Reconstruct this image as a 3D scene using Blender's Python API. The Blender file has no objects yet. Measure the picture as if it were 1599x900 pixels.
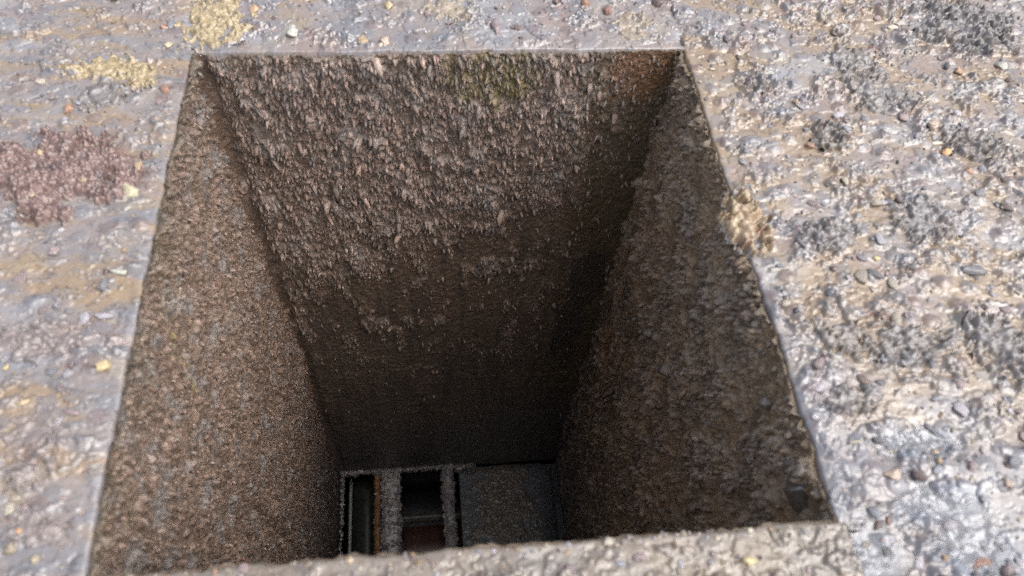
import bpy, bmesh, math, random
import numpy as np
from mathutils import Matrix, Vector

# ------------------------------------------------------------------ camera, sky, sun, exposure
sc = bpy.context.scene
sc.render.engine = 'CYCLES'
RCAM = np.array([[0.99370839, -0.04089958, 0.10426343],
                 [-0.0915881, -0.83255771, 0.54631426],
                 [0.06446129, -0.55242636, -0.8310655]])       # camera (x right, y down, z ahead) to world
CPOS = np.array([-0.01464532, -0.37933462, 0.31038744])
FPX, PX, PY = 1199.0, 799.5, 450.0
cam_d = bpy.data.cameras.new('camera')
cam = bpy.data.objects.new('camera', cam_d)
sc.collection.objects.link(cam)
M = Matrix(((RCAM[0, 0], -RCAM[0, 1], -RCAM[0, 2], CPOS[0]),
            (RCAM[1, 0], -RCAM[1, 1], -RCAM[1, 2], CPOS[1]),
            (RCAM[2, 0], -RCAM[2, 1], -RCAM[2, 2], CPOS[2]), (0, 0, 0, 1)))
cam.matrix_world = M
cam_d.sensor_width = 36.0
cam_d.lens = FPX / 1599 * 36
cam_d.clip_start = 0.01
cam_d.clip_end = 100
cam_d.dof.use_dof = True
cam_d.dof.focus_distance = 0.62
cam_d.dof.aperture_fstop = 9.0
sc.camera = cam

SUN_EL, SUN_AZ = math.radians(58), math.radians(112)
w = bpy.data.worlds.new('World'); sc.world = w; w.use_nodes = True
nt = w.node_tree; bg = nt.nodes['Background']
sky = nt.nodes.new('ShaderNodeTexSky'); sky.sky_type = 'NISHITA'; sky.sun_disc = False
sky.sun_elevation = SUN_EL; sky.sun_rotation = SUN_AZ
sky.air_density = 1.0; sky.dust_density = 4.0; sky.ozone_density = 1.0
hs = nt.nodes.new('ShaderNodeHueSaturation'); hs.inputs['Saturation'].default_value = 0.42
nt.links.new(sky.outputs[0], hs.inputs['Color']); nt.links.new(hs.outputs[0], bg.inputs[0])
bg.inputs[1].default_value = 0.15
sd = bpy.data.lights.new('sun', 'SUN'); sd.energy = 1.5; sd.angle = math.radians(75); sd.color = (1.0, 0.95, 0.87)
so = bpy.data.objects.new('sun', sd); sc.collection.objects.link(so)
sv = Vector((math.sin(SUN_AZ) * math.cos(SUN_EL), math.cos(SUN_AZ) * math.cos(SUN_EL), math.sin(SUN_EL)))
so.rotation_euler = sv.to_track_quat('Z', 'Y').to_euler()
so.location = sv * 3
vs = sc.view_settings
vs.view_transform = 'Standard'; vs.look = 'None'; vs.gamma = 1.0; vs.use_curve_mapping = False
vs.exposure = 1.0
sc.cycles.use_denoising = False
sc.cycles.max_bounces = 10
sc.cycles.diffuse_bounces = 8

# ------------------------------------------------------------------ helpers
C = sc.collection
rng = np.random.default_rng(7)
_T = 1024
_perm = np.random.default_rng(3).permutation(_T).astype(np.int32)
_perm2 = np.concatenate([_perm, _perm])
_ang = np.random.default_rng(4).random(_T) * 2 * math.pi
_gx, _gy = np.cos(_ang), np.sin(_ang)
_r1, _r2, _r3 = (np.random.default_rng(k).random(_T) for k in (11, 12, 13))


def hsh(ix, iy, seed):
    return _perm2[_perm2[(ix + seed * 57) & 1023] + ((iy + seed * 131) & 1023)]


def gn(x, y, seed=0):
    xf = np.floor(x); yf = np.floor(y)
    ix = xf.astype(np.int32); iy = yf.astype(np.int32)
    fx = x - xf; fy = y - yf
    u = fx * fx * fx * (fx * (fx * 6 - 15) + 10); v = fy * fy * fy * (fy * (fy * 6 - 15) + 10)

    def g(a, b, dx, dy):
        h = hsh(a, b, seed)
        return _gx[h] * dx + _gy[h] * dy
    a = g(ix, iy, fx, fy); b = g(ix + 1, iy, fx - 1, fy)
    c = g(ix, iy + 1, fx, fy - 1); d = g(ix + 1, iy + 1, fx - 1, fy - 1)
    return (a + (b - a) * u + (c - a) * v + (a - b - c + d) * u * v) * 1.5


def fbm(x, y, octv=4, seed=0, gain=0.5):
    s = 0; a = 1.0; t = 0
    for k in range(octv):
        s = s + a * gn(x, y, seed + k * 7); t += a
        x = x * 2.03 + 3.7; y = y * 2.03 + 1.9; a *= gain
    return s / t * 1.35


def worley(x, y, seed=0, tip=False):
    ix = np.floor(x).astype(np.int32); iy = np.floor(y).astype(np.int32)
    f1 = np.full(np.shape(x), 9.0); f2 = f1.copy(); idr = np.zeros(np.shape(x), np.int32); oy = np.zeros(np.shape(x))
    for di in (-1, 0, 1):
        for dj in (-1, 0, 1):
            h = hsh(ix + di, iy + dj, seed)
            d = np.hypot(ix + di + _r1[h] - x, iy + dj + _r2[h] - y)
            m = d < f1
            f2 = np.where(m, f1, np.minimum(f2, d))
            f1 = np.where(m, d, f1); idr = np.where(m, h, idr); oy = np.where(m, y - (iy + dj + _r2[h]), oy)
    return (f1, oy, _r3[idr]) if tip else (f1, f2, _r3[idr])


def sstep(a, b, x):
    t = np.clip((x - a) / (b - a), 0, 1)
    return t * t * (3 - 2 * t)


def lin(r, g, b):
    return np.array([((c / 255 + 0.055) / 1.055) ** 2.4 if c > 10 else c / 255 / 12.92 for c in (r, g, b)])


def mixc(c, col, m):
    return c + (np.asarray(col) - c) * np.asarray(m)[..., None]


def ray(px, py):
    return RCAM @ np.array([px - PX, py - PY, FPX])


def at(px, py, ax=2, v=0.0):
    """the point of the plane (axis ax = v) seen at this place of the photograph"""
    d = ray(px, py)
    return CPOS + d * ((v - CPOS[ax]) / d[ax])


def link(o, parent=None):
    C.objects.link(o)
    if parent is not None:
        o.parent = parent
    return o


def tag(o, label=None, cat=None, group=None, kind=None):
    if label: o['label'] = label
    if cat: o['category'] = cat
    if group: o['group'] = group
    if kind: o['kind'] = kind
    return o


def empty(name, loc=(0, 0, 0)):
    o = bpy.data.objects.new(name, None); o.location = loc; o.empty_display_size = 0.02
    C.objects.link(o)
    return o


def make_mesh(name, V, F, mat, col=None, rgh=None, smooth=True):
    """F: an (n,4) or (n,3) index array, or a list of such arrays / of polygons"""
    me = bpy.data.meshes.new(name)
    parts = F if isinstance(F, list) else [F]
    loops = np.concatenate([np.asarray(p).ravel() for p in parts]).astype(np.int32)
    sizes = np.concatenate([np.full(len(p), np.asarray(p).shape[1]) for p in parts]).astype(np.int32)
    starts = np.concatenate([[0], np.cumsum(sizes)[:-1]]).astype(np.int32)
    me.vertices.add(len(V)); me.loops.add(len(loops)); me.polygons.add(len(sizes))
    me.vertices.foreach_set('co', np.asarray(V, np.float32).ravel())
    me.loops.foreach_set('vertex_index', loops)
    me.polygons.foreach_set('loop_start', starts)
    me.polygons.foreach_set('loop_total', sizes)
    me.polygons.foreach_set('use_smooth', np.full(len(sizes), smooth))
    me.update(calc_edges=True)
    if col is not None:
        a = me.attributes.new('Col', 'FLOAT_COLOR', 'POINT')
        c4 = np.ones((len(V), 4), np.float32); c4[:, :3] = np.clip(col, 0.002, 0.95)
        a.data.foreach_set('color', c4.ravel())
    if rgh is not None:
        a = me.attributes.new('Rgh', 'FLOAT', 'POINT')
        a.data.foreach_set('value', np.clip(np.asarray(rgh, np.float32).ravel(), 0.03, 1))
    if mat is not None:
        me.materials.append(mat)
    return me


def grid_faces(nu, nv, flip=False):
    i = np.arange(nu * nv).reshape(nv, nu)
    q = np.stack([i[:-1, :-1], i[:-1, 1:], i[1:, 1:], i[1:, :-1]], -1).reshape(-1, 4)
    return q[:, ::-1] if flip else q


def axis(*segs):
    """segments (start, end, step) joined to one growing list of coordinates"""
    out = []
    for a, b, s in segs:
        n = max(1, int(round((b - a) / s)))
        out.append(np.linspace(a, b, n, endpoint=False))
    return np.concatenate(out + [[segs[-1][1]]])


def sheet(name, P, col, rgh, mat, back, flip=False):
    """a displaced sheet P[nv,nu,3] closed behind by an offset rim and a cap, so that it is solid"""
    nv, nu = P.shape[:2]
    V = P.reshape(-1, 3); F = grid_faces(nu, nv, flip)
    i = np.arange(nu * nv).reshape(nv, nu)
    loop = np.concatenate([i[0, :-1], i[:-1, -1], i[-1, :0:-1], i[:0:-1, 0]])
    n0 = len(V); k = len(loop)
    B = V[loop] + np.asarray(back)
    # flatten the rim of the back to one plane
    ax = int(np.argmax(np.abs(back)))
    B[:, ax] = np.median(V[:, ax]) + back[ax]
    j = np.arange(k); jn = (j + 1) % k
    S = np.stack([loop[j], n0 + j, n0 + jn, loop[jn]], -1)
    cap = (n0 + np.arange(k))[None, :]
    if flip:
        S = S[:, ::-1]; cap = cap[:, ::-1]
    V2 = np.concatenate([V, B]); c2 = np.concatenate([col.reshape(-1, 3), col.reshape(-1, 3)[loop]])
    r2 = np.concatenate([rgh.ravel(), rgh.ravel()[loop]])
    return make_mesh(name, V2, [F, S, cap], mat, c2, r2)


# ------------------------------------------------------------------ materials
def rust_material(name, grain=900.0, bump=0.35, bdist=0.0006, spec=0.5, colour=None, rough=0.5, vary=0.35, coat=0.0, wet=1.0):
    m = bpy.data.materials.new(name); m.use_nodes = True
    t = m.node_tree; b = t.nodes['Principled BSDF']; L = t.links.new
    tc = t.nodes.new('ShaderNodeTexCoord')
    n1 = t.nodes.new('ShaderNodeTexNoise'); n1.inputs['Scale'].default_value = grain; n1.inputs['Detail'].default_value = 4
    n1.inputs['Roughness'].default_value = 0.65
    n2 = t.nodes.new('ShaderNodeTexNoise'); n2.inputs['Scale'].default_value = grain * 0.22; n2.inputs['Detail'].default_value = 3
    L(tc.outputs['Object'], n1.inputs['Vector']); L(tc.outputs['Object'], n2.inputs['Vector'])
    if colour is None:
        at_ = t.nodes.new('ShaderNodeAttribute'); at_.attribute_name = 'Col'; src = at_.outputs['Color']
        ar = t.nodes.new('ShaderNodeAttribute'); ar.attribute_name = 'Rgh'; rs = ar.outputs['Fac']
    else:
        oi = t.nodes.new('ShaderNodeObjectInfo')
        hv = t.nodes.new('ShaderNodeHueSaturation'); hv.inputs['Color'].default_value = (*colour, 1)
        mp = t.nodes.new('ShaderNodeMapRange'); mp.inputs[3].default_value = 0.7; mp.inputs[4].default_value = 1.3
        mh = t.nodes.new('ShaderNodeMapRange'); mh.inputs[3].default_value = 0.485; mh.inputs[4].default_value = 0.515
        L(oi.outputs['Random'], mp.inputs[0]); L(mp.outputs[0], hv.inputs['Value'])
        L(oi.outputs['Random'], mh.inputs[0]); L(mh.outputs[0], hv.inputs['Hue'])
        src = hv.outputs[0]; rs = None
    mr = t.nodes.new('ShaderNodeMapRange'); mr.inputs[1].default_value = 0.3; mr.inputs[2].default_value = 0.7
    mr.inputs[3].default_value = 1 - vary; mr.inputs[4].default_value = 1 + vary
    L(n1.outputs['Fac'], mr.inputs[0])
    mr2 = t.nodes.new('ShaderNodeMapRange'); mr2.inputs[1].default_value = 0.3; mr2.inputs[2].default_value = 0.7
    mr2.inputs[3].default_value = 1 - vary * 0.6; mr2.inputs[4].default_value = 1 + vary * 0.6
    L(n2.outputs['Fac'], mr2.inputs[0])
    mu = t.nodes.new('ShaderNodeMath'); mu.operation = 'MULTIPLY'
    L(mr.outputs[0], mu.inputs[0]); L(mr2.outputs[0], mu.inputs[1])
    vm = t.nodes.new('ShaderNodeVectorMath'); vm.operation = 'SCALE'
    L(src, vm.inputs[0]); L(mu.outputs[0], vm.inputs['Scale'])
    vw = t.nodes.new('ShaderNodeVectorMath'); vw.operation = 'SCALE'; vw.inputs['Scale'].default_value = wet
    L(vm.outputs[0], vw.inputs[0]); L(vw.outputs[0], b.inputs['Base Color'])
    if rs is not None: L(rs, b.inputs['Roughness'])
    else: b.inputs['Roughness'].default_value = rough
    b.inputs['Specular IOR Level'].default_value = spec
    b.inputs['Coat Weight'].default_value = coat
    b.inputs['Coat Roughness'].default_value = 0.2
    bp = t.nodes.new('ShaderNodeBump'); bp.inputs['Strength'].default_value = bump; bp.inputs['Distance'].default_value = bdist
    ad = t.nodes.new('ShaderNodeMath'); ad.operation = 'ADD'
    L(n1.outputs['Fac'], ad.inputs[0]); L(n2.outputs['Fac'], ad.inputs[1])
    L(ad.outputs[0], bp.inputs['Height']); L(bp.outputs[0], b.inputs['Normal'])
    return m


M_WALL = rust_material('wall_rust', 1300, 1.0, 0.0011, 0.8, vary=0.45, coat=0.5, wet=1.0)
M_PLATE = rust_material('plate_rust', 600, 0.22, 0.0006, 0.7, vary=0.12, coat=0.35, wet=0.58)
PIECE = {}
for nm, c, ro in (('pink_brown', (0.36, 0.26, 0.215), 0.55), ('grey', (0.27, 0.24, 0.215), 0.45),
                  ('brown', (0.23, 0.165, 0.125), 0.5), ('blue_grey', (0.25, 0.265, 0.32), 0.32), ('slate', (0.11, 0.115, 0.14), 0.32),
                  ('mauve', (0.28, 0.20, 0.21), 0.42), ('dark_maroon', (0.10, 0.055, 0.05), 0.4), ('ochre', (0.42, 0.30, 0.16), 0.5),
                  ('yellow', (0.52, 0.39, 0.19), 0.5), ('pale_yellow', (0.44, 0.38, 0.25), 0.5), ('cream', (0.48, 0.43, 0.34), 0.45),
                  ('orange', (0.40, 0.21, 0.12), 0.45), ('vivid_orange', (0.55, 0.25, 0.08), 0.5), ('peach', (0.46, 0.34, 0.26), 0.45),
                  ('red_brown', (0.28, 0.12, 0.07), 0.45), ('lavender', (0.40, 0.38, 0.43), 0.38), ('pale_green', (0.40, 0.40, 0.35), 0.45)):
    PIECE[nm] = rust_material('piece_' + nm, 900, 0.5, 0.0007, 0.5, colour=tuple(0.72 * a + 0.28 * b_ for a, b_ in zip(c, (0.30, 0.27, 0.25))) if nm not in ('pink_brown', 'grey', 'brown') else c, rough=ro, vary=0.28, coat=0.25, wet=0.8)
M_STEEL = rust_material('dull_steel', 600, 0.1, 0.0003, 0.5, colour=(0.34, 0.36, 0.36), rough=0.35, vary=0.2)
M_WATER = bpy.data.materials.new('water'); M_WATER.use_nodes = True
_t = M_WATER.node_tree; _t.nodes.remove(_t.nodes['Principled BSDF'])
_tr = _t.nodes.new('ShaderNodeBsdfTransparent'); _tr.inputs[0].default_value = (0.97, 0.98, 1.0, 1)
_gl = _t.nodes.new('ShaderNodeBsdfGlossy'); _gl.inputs['Roughness'].default_value = 0.04
_fr = _t.nodes.new('ShaderNodeFresnel'); _fr.inputs[0].default_value = 1.5
_mx = _t.nodes.new('ShaderNodeMixShader')
_t.links.new(_fr.outputs[0], _mx.inputs[0]); _t.links.new(_tr.outputs[0], _mx.inputs[1]); _t.links.new(_gl.outputs[0], _mx.inputs[2])
_t.links.new(_mx.outputs[0], _t.nodes['Material Output'].inputs[0])

# ------------------------------------------------------------------ rim plates
LAV = lin(154, 144, 141); BLUEG = lin(132, 133, 141); TAN = lin(164, 141, 115); OCH = lin(160, 139, 108)
CREAM = lin(174, 163, 144); DARKG = lin(84, 80, 82); PURP = lin(112, 92, 92); WHITEB = lin(166, 168, 176)
SLATE = lin(94, 94, 102); PINK = lin(154, 134, 128)
HW = 0.15; YF = -0.298


def edge_noise(t, seed):
    """how far the ragged rim steps out over the opening, along one side"""
    return 0.0010 * fbm(t / 0.025, t * 0 + 0.5, 3, seed) + 0.0006 * fbm(t / 0.005, t * 0 + 2.5, 3, seed + 3)


PLATE_BASIN = [(1440, 690, 75, 34), (1475, 785, 90, 40), (1340, 870, 90, 60), (1530, 860, 80, 60)]


def plate_surface(kind, x, y):
    """height, colour and roughness of the top of one rim plate"""
    s = {'left': 10, 'right': 40, 'back': 70, 'front': 100}[kind]
    wx = x + 0.0028 * fbm(x / 0.02, y / 0.02, 3, s + 1); wy = y + 0.0028 * fbm(x / 0.02, y / 0.02, 3, s + 2)
    z = 0.0011 * fbm(x / 0.035, y / 0.035, 4, s + 3)
    # delaminated sheets of scale: terraces with crisp broken edges
    sx, sy = (1.0, 2.2) if kind == 'left' else ((1.0, 1.0) if kind != 'right' else (1.0, 1.25))
    t1 = fbm(wx * sx / 0.030, wy * sy / 0.030, 5, s + 4, 0.55)
    t2 = fbm(wx * sx / 0.016, wy * sy / 0.016, 5, s + 5, 0.6)
    amp = {'left': 0.8, 'right': 0.8, 'back': 0.9, 'front': 0.9}[kind]
    p1 = sstep(0.08, 0.13, t1); p2 = sstep(0.16, 0.22, t2); p3 = sstep(-0.42, -0.36, t2)
    z += 0.75 * amp * (0.0010 * p1 + 0.0012 * p2 + 0.0008 * p3)
    # knobbly clusters
    rough_m = sstep(0.02, 0.16, fbm(wx / 0.034, wy / 0.026, 5, s + 6, 0.6) + {'left': -0.24, 'right': -0.06, 'back': -0.22, 'front': -0.12}[kind])
    f1, f2, id1 = worley(wx / 0.0062, wy / 0.0052, s + 7)
    g1, g2, id2 = worley(wx / 0.0026, wy / 0.0023, s + 8)
    kn = np.clip(1 - f1 * 1.25, 0, 1) ** 0.7 * (id1 > 0.35)
    kn2 = np.clip(1 - g1 * 1.2, 0, 1) ** 0.8 * (id2 > 0.3)
    ka = {'left': 0.0016, 'right': 0.0026, 'back': 0.0016, 'front': 0.0010}[kind]
    z += rough_m * (ka * kn * (0.5 + 0.7 * id1) + 0.0010 * kn2 + 0.0009)
    z += 0.00022 * fbm(x / 0.0045, y / 0.0035, 4, s + 9) + 0.0001 * gn(x / 0.001, y / 0.001, s + 12)
    e1, e2, id3 = worley(x / 0.014, y / 0.012, s + 21)
    lone = np.clip(1 - e1 * 2.6, 0, 1) ** 0.6 * (id3 > 0.45) * (1 - rough_m)
    z += lone * {'left': 0.0009, 'right': 0.0018, 'back': 0.0009, 'front': 0.0007}[kind] * (0.4 + id3)
    # ---- colour of the rust itself
    n = np.shape(x)
    c = np.broadcast_to(LAV, n + (3,)).copy()
    if kind == 'left':
        st = fbm(wx / 0.080, wy / 0.022, 5, s + 13, 0.5); st2 = fbm(wx / 0.060, wy / 0.014, 5, s + 14, 0.5)
    else:
        st = fbm(wx / 0.060, wy / 0.042, 5, s + 13, 0.5); st2 = fbm(wx / 0.036, wy / 0.030, 5, s + 14, 0.5)
    c = mixc(c, BLUEG, 0.75 * sstep(0.0, 0.5, -st2))
    tanb = {'left': 0.0, 'right': 0.24, 'back': -0.30, 'front': 0.10}[kind]
    c = mixc(c, TAN, 0.85 * sstep(0.02, 0.40, st + tanb))
    c = mixc(c, OCH, 0.55 * sstep(0.18, 0.55, fbm(wx / 0.045, wy / (0.016 if kind == 'left' else 0.034), 4, s + 15) + tanb * 0.7))
    c = mixc(c, WHITEB, 0.6 * sstep(0.20, 0.5, fbm(wx / 0.06, wy / 0.035, 4, s + 16)))
    c = mixc(c, PINK, 0.6 * sstep(0.15, 0.5, fbm(wx / 0.05, wy / 0.03, 4, s + 17)))
    # sheets of scale have their own tint
    c = mixc(c, BLUEG, 0.45 * p2); c = mixc(c, CREAM, 0.30 * p1 * sstep(0, 0.4, st2))
    # knobs: slate, blue grey or mauve lumps of magnetite
    kc = np.where((id1 < 0.70)[..., None], BLUEG, np.where((id1 < 0.86)[..., None], SLATE * 1.4, PURP * 1.5))
    km = rough_m * sstep(0.25, 0.6, kn)
    c = c + (kc - c) * (km * {'left': 0.5, 'right': 0.6, 'back': 0.4, 'front': 0.25}[kind])[..., None]
    c = mixc(c, SLATE, 0.25 * rough_m * kn2 * (id2 > 0.8))
    c = mixc(c, BLUEG * 0.9, 0.55 * sstep(0.1, 0.5, lone) * (id3 < 0.8)); c = mixc(c, PURP * 1.2, 0.5 * sstep(0.1, 0.5, lone) * (id3 >= 0.8))
    # darker lines along broken edges of the scale
    ed = np.exp(-((t2 - 0.15) / 0.035) ** 2) * sstep(-0.1, 0.3, fbm(x / 0.02, y / 0.02, 3, s + 18))
    ed += 0.8 * np.exp(-((t1 - 0.07) / 0.025) ** 2) * sstep(0.0, 0.3, fbm(x / 0.016, y / 0.016, 3, s + 19))
    c = mixc(c, DARKG * 0.55, 0.75 * np.clip(ed, 0, 1))
    
    c = mixc(c, lin(150, 84, 48), 0.5 * ((id2 > 0.93) & (id2 < 0.94)) * sstep(0.5, 0.25, g1))
    r = (0.36 if kind == 'left' else 0.29) + 0.14 * fbm(x / 0.03, y / 0.03, 3, s + 20) + 0.08 * p1 - 0.06 * p2
    if kind == 'right':
        # darker slate cluster in the far corner, hollows that hold water near the front
        d = at(1500, 60); q = np.exp(-(((x - d[0]) / 0.032) ** 2 + ((y - d[1]) / 0.024) ** 2))
        c = mixc(c, SLATE * 0.55, 0.75 * q * sstep(-0.2, 0.3, t2))
        z += q * 0.0022 * kn
        c = mixc(c, lin(136, 140, 152), 0.45 * sstep(-0.20, -0.30, y))
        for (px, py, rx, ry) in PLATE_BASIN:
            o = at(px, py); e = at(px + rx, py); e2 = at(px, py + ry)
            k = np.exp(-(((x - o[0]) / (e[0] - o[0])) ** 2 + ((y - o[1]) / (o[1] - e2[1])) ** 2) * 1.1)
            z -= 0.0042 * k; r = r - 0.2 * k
            c = mixc(c, lin(146, 153, 168), 0.7 * sstep(0.3, 0.7, k))  # pale blue of the sky's reflection painted into the hollows
    if kind == 'front':
        c = mixc(c, lin(134, 122, 108), 0.7)
    # the joints between the plates and the rim are worn down
    if kind in ('back', 'front'):
        dj = HW - np.abs(x)
        z -= 0.0014 * np.exp(-np.clip(dj, 0, 1) / 0.0022)
    else:
        m = np.clip((y > 0) | (y < YF), 0, 1)
        z -= m * 0.0014 * np.exp(-np.clip(np.abs(x) - HW, 0, 1) / 0.0022)
    de = {'left': -HW - x, 'right': x - HW, 'back': y - 0.0, 'front': YF - y}[kind]
    open_ = 1.0 if kind in ('back', 'front') else ((y < 0.003) & (y > YF - 0.003)) * 1.0
    z = z - {'left': 0.0009, 'right': 0.0016, 'back': 0.0009, 'front': 0.0010}[kind]
    z = z * (1 - open_ * (1 - (0.12 + 0.88 * sstep(0.0, 0.006, de))))
    z -= open_ * 0.0005 * np.exp(-np.clip(de, 0, 1) / 0.0008)
    z -= open_ * (np.clip(0.012 - de, 0, 0.012) / 0.012) * 0.0005
    return z, c, r


PLATES = {}


def rim_plate(kind, xs, ys, label):
    X, Y = np.meshgrid(xs, ys)
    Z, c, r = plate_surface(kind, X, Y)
    P = np.stack([X, Y, Z], -1)
    if kind == 'left':
        k = np.exp(-(-HW - X) / 0.004); e = edge_noise(Y, 1) * ((Y < 0.002) & (Y > YF - 0.002)); P[..., 0] += k * e
    elif kind == 'right':
        k = np.exp(-(X - HW) / 0.004); e = edge_noise(Y, 2) * ((Y < 0.002) & (Y > YF - 0.002)); P[..., 0] -= k * e
    elif kind == 'back':
        k = np.exp(-Y / 0.004); e = edge_noise(X, 3); P[..., 1] -= k * e
    else:
        k = np.exp(-(YF - Y) / 0.004); e = edge_noise(X, 4); P[..., 1] += k * e
    me = sheet('rim_plate', P, c, r, M_PLATE, (0, 0, -0.014))
    o = link(bpy.data.objects.new('rim_plate', me))
    tag(o, label, 'steel plate', 'plates around the mouth of the shaft')
    PLATES[kind] = o
    return o


rim_plate('left', axis((-0.70, -0.30, 0.012), (-0.30, -0.27, 0.003), (-0.27, -0.15, 0.0006)),
          axis((-0.80, -0.36, 0.012), (-0.36, -0.31, 0.002), (-0.31, 0.055, 0.00062), (0.055, 0.10, 0.003), (0.10, 0.5, 0.012)),
          'smoother lavender rim plate with tan streaks and a purple brown scab, left of the opening')
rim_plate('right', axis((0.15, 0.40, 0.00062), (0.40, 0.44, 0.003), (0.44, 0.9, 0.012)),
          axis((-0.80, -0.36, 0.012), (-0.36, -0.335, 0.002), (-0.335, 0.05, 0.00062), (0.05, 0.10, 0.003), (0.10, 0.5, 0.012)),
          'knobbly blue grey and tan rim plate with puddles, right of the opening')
rim_plate('back', axis((-0.153, 0.153, 0.0006)), axis((0.0, 0.055, 0.0006), (0.055, 0.10, 0.003), (0.10, 0.5, 0.012)),
          'pale lavender strip of rim plate behind the far edge of the opening')
rim_plate('front', axis((-0.153, 0.153, 0.0006)), axis((-0.80, -0.36, 0.012), (-0.36, -0.335, 0.002), (-0.335, YF, 0.0006)),
          'beige crusted strip of rim plate along the near edge of the opening')

# ------------------------------------------------------------------ shaft walls
shaft = empty('steel_shaft', (0, YF / 2, -0.70))
tag(shaft, 'deep square rusted steel shaft with flaking brown walls and barred bottom', 'shaft')
DEP = 0.70
W_DARK = lin(60, 50, 42); W_BROWN = lin(106, 88, 74); W_GREY = lin(136, 134, 133); W_PINK = lin(176, 148, 134)
W_OLIVE = lin(84, 70, 48); W_BLACK = lin(50, 48, 50); W_RUST = lin(140, 92, 54); W_MOSS = lin(122, 108, 52); W_BLUE = lin(78, 78, 86)


def seg_dist(u, v, a, b):
    ax, ay = a; bx, by = b
    t = np.clip(((u - ax) * (bx - ax) + (v - ay) * (by - ay)) / ((bx - ax) ** 2 + (by - ay) ** 2), 0, 1)
    return np.hypot(u - ax - t * (bx - ax), v - ay - t * (by - ay))


def back_uv(px, py):
    p = at(px, py, 1, 0.0); return p[0] + HW, -p[2]


def left_uv(px, py):
    p = at(px, py, 0, -HW); return -p[1], -p[2]


def right_uv(px, py):
    p = at(px, py, 0, HW); return -p[1], -p[2]


def blob(u, v, c, ru, rv):
    return np.exp(-(((u - c[0]) / ru) ** 2 + ((v - c[1]) / rv) ** 2))


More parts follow.
